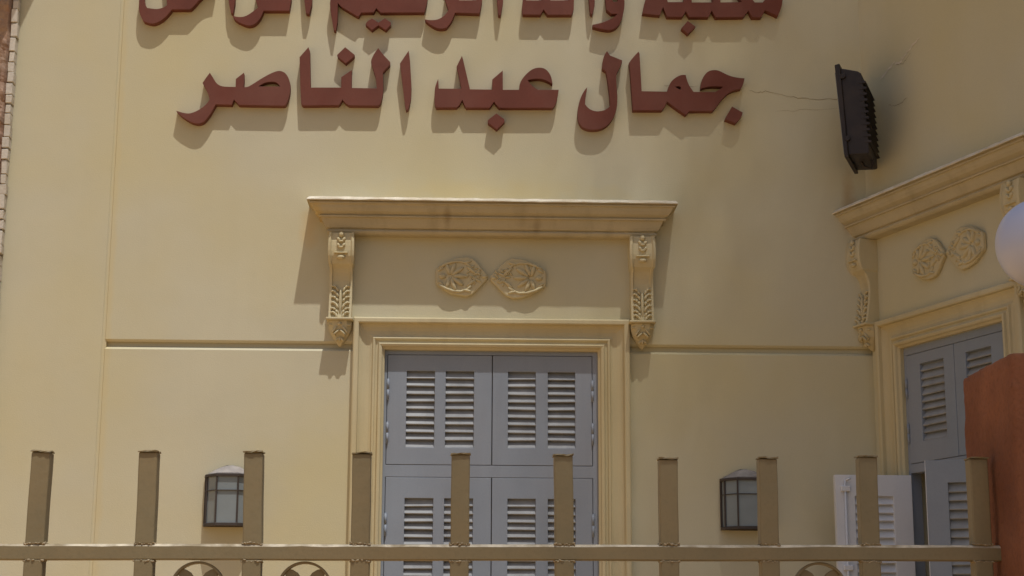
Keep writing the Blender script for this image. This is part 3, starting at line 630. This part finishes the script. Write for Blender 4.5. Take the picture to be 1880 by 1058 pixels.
def weld(x, z, seed, parent, sd=1):
    rr = random.Random(seed); mb = MB()
    for k in range(9):
        u = x-HS+0.001+(2*HS-0.002)*k/8; r = rr.uniform(0.0012, 0.0031)
        mb.ell((u, FY-0.0135+rr.uniform(-0.002, 0.0015), z+rr.uniform(-0.0022, 0.0022)), ((r*1.5, 0, rr.uniform(-1, 1)*r*0.6), (0, r*0.9, 0), (0, 0, r*rr.uniform(0.5, 1.0))), 6, 4)
    for s in (-1, 1):
        for k in range(4):
            r = rr.uniform(0.0014, 0.0026); mb.ell((x+s*(HS+0.001), FY-0.012+k*0.008, z+rr.uniform(-0.002, 0.002)), ((r, 0, 0), (0, r*1.6, 0), (0, 0, r)), 6, 4)
    return mb.build('weld_bead', M['weld'], parent, smooth=True)
def post(name, xb, xt, zb, zt, seed, parent, cap=False):
    rr = random.Random(seed); mb = MB(); n = 14
    for i in range(n+1):
        t_ = i/n; z = zb+(zt-zb)*t_; x = xb+(xt-xb)*t_; tw = 0.00025*math.sin(i*0.6+seed)
        mb.V += [Vector((x-HS+tw, FY-0.0145, z)), Vector((x+HS+tw, FY-0.0145+0.0002*rr.uniform(-1, 1), z)), Vector((x+HS+tw, FY+0.0215, z)), Vector((x-HS+tw, FY+0.0215, z))]
    for i in range(n):
        for k in range(4): mb.F.append((i*4+k, i*4+(k+1) % 4, (i+1)*4+(k+1) % 4, (i+1)*4+k))
    mb.F += [(0, 1, 2, 3), tuple(n*4+k for k in range(4))]
    return mb.build(name, M['fence'], parent, bevel=0.003, seg=2)
def cap(x, z, seed, parent):
    rr = random.Random(seed); n = 7; mb = MB()
    for lay in (0, 1):
        for i in range(n):
            for j in range(n):
                e = i in (0, n-1) or j in (0, n-1)
                u = -1+2*i/(n-1); v = -1+2*j/(n-1)
                g = 1.07+(0.05*rr.uniform(-1, 1) if e else 0)
                dz = 0.0028*noise.noise(Vector((u*1.3+seed*3.1, v*1.3, seed*0.7)))+(rr.uniform(-0.0006, 0.0006) if e else 0)
                mb.V.append(Vector((x+u*HS*g, FY+0.0025+v*0.0195*g, z+0.0005+dz+0.0028*lay)))
    N2 = n*n
    for i in range(n-1):
        for j in range(n-1):
            a = i*n+j; mb.F += [(a, a+1, a+n+1, a+n), (a+N2, a+n+N2, a+n+1+N2, a+1+N2)]
    for k in range(n-1):
        for a, b in ((k, k+1), ((n-1)*n+k, (n-1)*n+k+1), (k*n, (k+1)*n), (k*n+n-1, (k+1)*n+n-1)): mb.F.append((a, b, b+N2, a+N2))
    return mb.build('post_cap', M['fence'], parent)
for i, (xt, xr, zt) in enumerate(zip(xs_top, xs_rail, z_top)):
    dz = 0.0046*(xr+0.93)-0.004
    p = post('upper_post', xr, xt, RZ1+dz-0.001, zt, i*3+1, FT)
    cap(xt, zt, i+5, p); weld(xr, RZ1+dz+0.001, i*7+2, p)
    q = post('lower_post', xr, xr, 0.553, RZ0+dz+0.001, i*5+2, FT); weld(xr, RZ0+dz-0.002, i*11+3, q)
    r_ = post('foot_post', xr, xr, 0.0, 0.52, i*2+40, FT)
def fence_ring(xc, seed):
    zc = RZ0-0.0585+0.0046*(xc+0.93)-0.004; Ro, Ri = 0.0565, 0.0515; n = 48; mb = MB()
    for j in range(n):
        a = 2*math.pi*j/n; c, s_ = math.cos(a), math.sin(a)
        for rr_, yy in ((Ro, -0.011), (Ro, 0.011), (Ri, 0.011), (Ri, -0.011)): mb.V.append(Vector((xc+rr_*c, FY+0.011+yy, zc+rr_*s_)))
    for j in range(n):
        for k in range(4): mb.F.append((j*4+k, j*4+(k+1) % 4, ((j+1) % n)*4+(k+1) % 4, ((j+1) % n)*4+k))
    o = mb.build('ring', M['fence'], FT, bevel=0.0008)
    o['label'] = 'flat bar ring with crossed leaves under the top rail'
    for k in range(4):
        a = math.pi/4+k*math.pi/2; ca, sa = math.cos(a), math.sin(a); mb = MB()
        prof = [(0.0, 0.004), (0.018, 0.010), (0.034, 0.013), (0.046, 0.010), (0.0518, 0.006)]
        up = [(r0, h) for r0, h in prof]; lowp = [(r0, -h) for r0, h in reversed(prof)]; P = up+lowp; m_ = len(P)
        mb.V = [Vector((xc+ca*r0-sa*h, FY+0.011+yy, zc+sa*r0+ca*h)) for yy in (-0.004, 0.004) for r0, h in P]
        mb.F = [tuple(range(m_)), tuple(range(m_, 2*m_))]+[(i, (i+1) % m_, (i+1) % m_+m_, i+m_) for i in range(m_)]
        mb.build('ring_leaf', M['fence'], o, bevel=0.001)
    return o
for k, xc in enumerate((-0.535, -0.315, 0.758)): fence_ring(xc, k)
t = thing('plinth_kerb', 'low stone kerb under the metal fence', 'kerb', (-0.2, FY, 0))
MB().box((-1.7, FY-0.11, 0.0), (PX0-0.003, FY+0.11, 0.10)).build('kerb_stone', M['kerb'], t, bevel=0.012)

# ------------------------------------------------------------------ neighbouring stone and brick pier at the left edge
BX, BY = -2.752, -0.05
t = thing('stone_pier', 'reddish rough stone pier edged with white bricks at the far left', 'wall', (BX-0.25, BY+0.12, 0))
mb = MB(); nx, nz = 46, 300; zt = 6.2
for j in range(nz+1):
    z = zt*j/nz
    for i in range(nx+1):
        x = BX-0.036-0.85*i/nx
        q = Vector((x*7, 0, z*5)); h = 0.030*abs(noise.noise(q))+0.018*noise.noise(q*2.7)+0.010*noise.noise(q*6.5)
        mb.V.append(Vector((x, BY-0.002-h if i else BY+0.02, z)))
for j in range(nz):
    for i in range(nx): a = j*(nx+1)+i; mb.F.append((a, a+1, a+nx+2, a+nx+1))
mb.build('rough_stone_facing', M['stone'], t, fix=False, smooth=False)
MB().box((BX-0.9, BY+0.03, 0), (BX-0.012, -0.003, zt)).build('core', M['mortar'], t)
z = 0.0; k = 0
while z < zt-0.07:
    h = rnd.choice((0.050, 0.056, 0.062, 0.070, 0.085)); g = rnd.uniform(0.003, 0.007) if rnd.random() < 0.8 else 0.013
    xo = rnd.uniform(-0.003, 0.003); xw = rnd.uniform(0.034, 0.042); yo = rnd.uniform(-0.006, 0.004)
    mb = MB().box((BX-xw, BY+yo-0.012, z), (BX+xo, -0.004, z+h))
    mb.V = [v+Vector((rnd.uniform(-1, 1)*0.0022, rnd.uniform(-1, 1)*0.002, rnd.uniform(-1, 1)*0.0018)) for v in mb.V]
    o = mb.build('brick', M['brick'], t, bevel=0.003)
    z += h+g
# unseen slab added over the pier (above the picture) with its edge angled to throw the slanting shade on the wall
P = [(-2.43, -0.004), (-3.16, -0.97), (-4.6, -0.97), (-4.6, -0.004)]
mb = MB(); mb.V = [Vector((x, y, z)) for z in (6.21, 6.36) for x, y in P]; mb.F = [(0, 1, 2, 3), (4, 5, 6, 7)]+[(i, (i+1) % 4, (i+1) % 4+4, i+4) for i in range(4)]
mb.build('shade_slab', M['mortar'], t, bevel=0.01)

# ------------------------------------------------------------------ tall shade trees across the street, up-sun of the wall (out of the picture)
def make_crown(name, parent, blobs, seed):
    rr = random.Random(seed); V = []; Fc = []
    for (c, sg, n) in blobs:
        for i in range(n):
            p = [rr.gauss(0, 1) for _ in range(3)]
            if max(abs(v) for v in p) > 2.9: continue
            q = Vector((c[0]+p[0]*sg[0], c[1]+p[1]*sg[1], c[2]+p[2]*sg[2]))
            a = Vector((rr.gauss(0, 1), rr.gauss(0, 1), rr.gauss(0, 0.6))).normalized(); b = a.orthogonal().normalized()
            b = (b+a.cross(b)*rr.uniform(-1, 1)).normalized(); l, wv = rr.uniform(0.045, 0.075), rr.uniform(0.013, 0.020); k = len(V)
            V += [q-a*l, q+b*wv, q+a*l, q-b*wv]; Fc.append((k, k+1, k+2, k+3))
    o = mk(name, V, Fc, M['leaf'], parent, fix=False); o['kind'] = 'stuff'; return o
def tree(x, y, label, seed):
    t = thing('shade_tree', label, 'tree', (x, y, 0), 'tall trees across the street')
    mb = MB().tube([(x, y, 0), (x+0.1, y, 4), (x-0.15, y+0.1, 10), (x, y, 18), (x+0.1, y, 28), (x, y, 34)], 0.4, 12, [0.55, 0.42, 0.36, 0.28, 0.16, 0.05])
    rr = random.Random(seed)
    for k in range(14):
        z = 25+k*0.6; a = k*2.4; r = 3.4-abs(z-29)*0.3
        mb.tube([(x, y, z), (x+math.cos(a)*r*0.5, y+math.sin(a)*r*0.5, z+0.9), (x+math.cos(a)*r, y+math.sin(a)*r, z+1.3)], 0.1, 6, [0.11, 0.06, 0.02])
    mb.build('trunk', M['bark'], t, smooth=True)
    return t
TREE_X = 8.4
def blobs(x, y, k): return [((x, y, 30.0), (1.15, 2.6, 2.0), int(105000*k)), ((x+1.7, y, 30.5), (1.2, 2.6, 2.1), int(60000*k)), ((x+3.4, y, 30.0), (1.2, 2.6, 2.0), int(30000*k))]
ta = tree(TREE_X, -9.9, 'tall fine leaved tree nearer the building, across the street', 1)
make_crown('crown', ta, blobs(6.6, -9.9, 0.8), 11)
tb = tree(TREE_X+0.2, -16.6, 'tall fine leaved tree farther from the building, across the street', 2)
make_crown('crown', tb, blobs(6.35, -16.4, 1.2), 12)
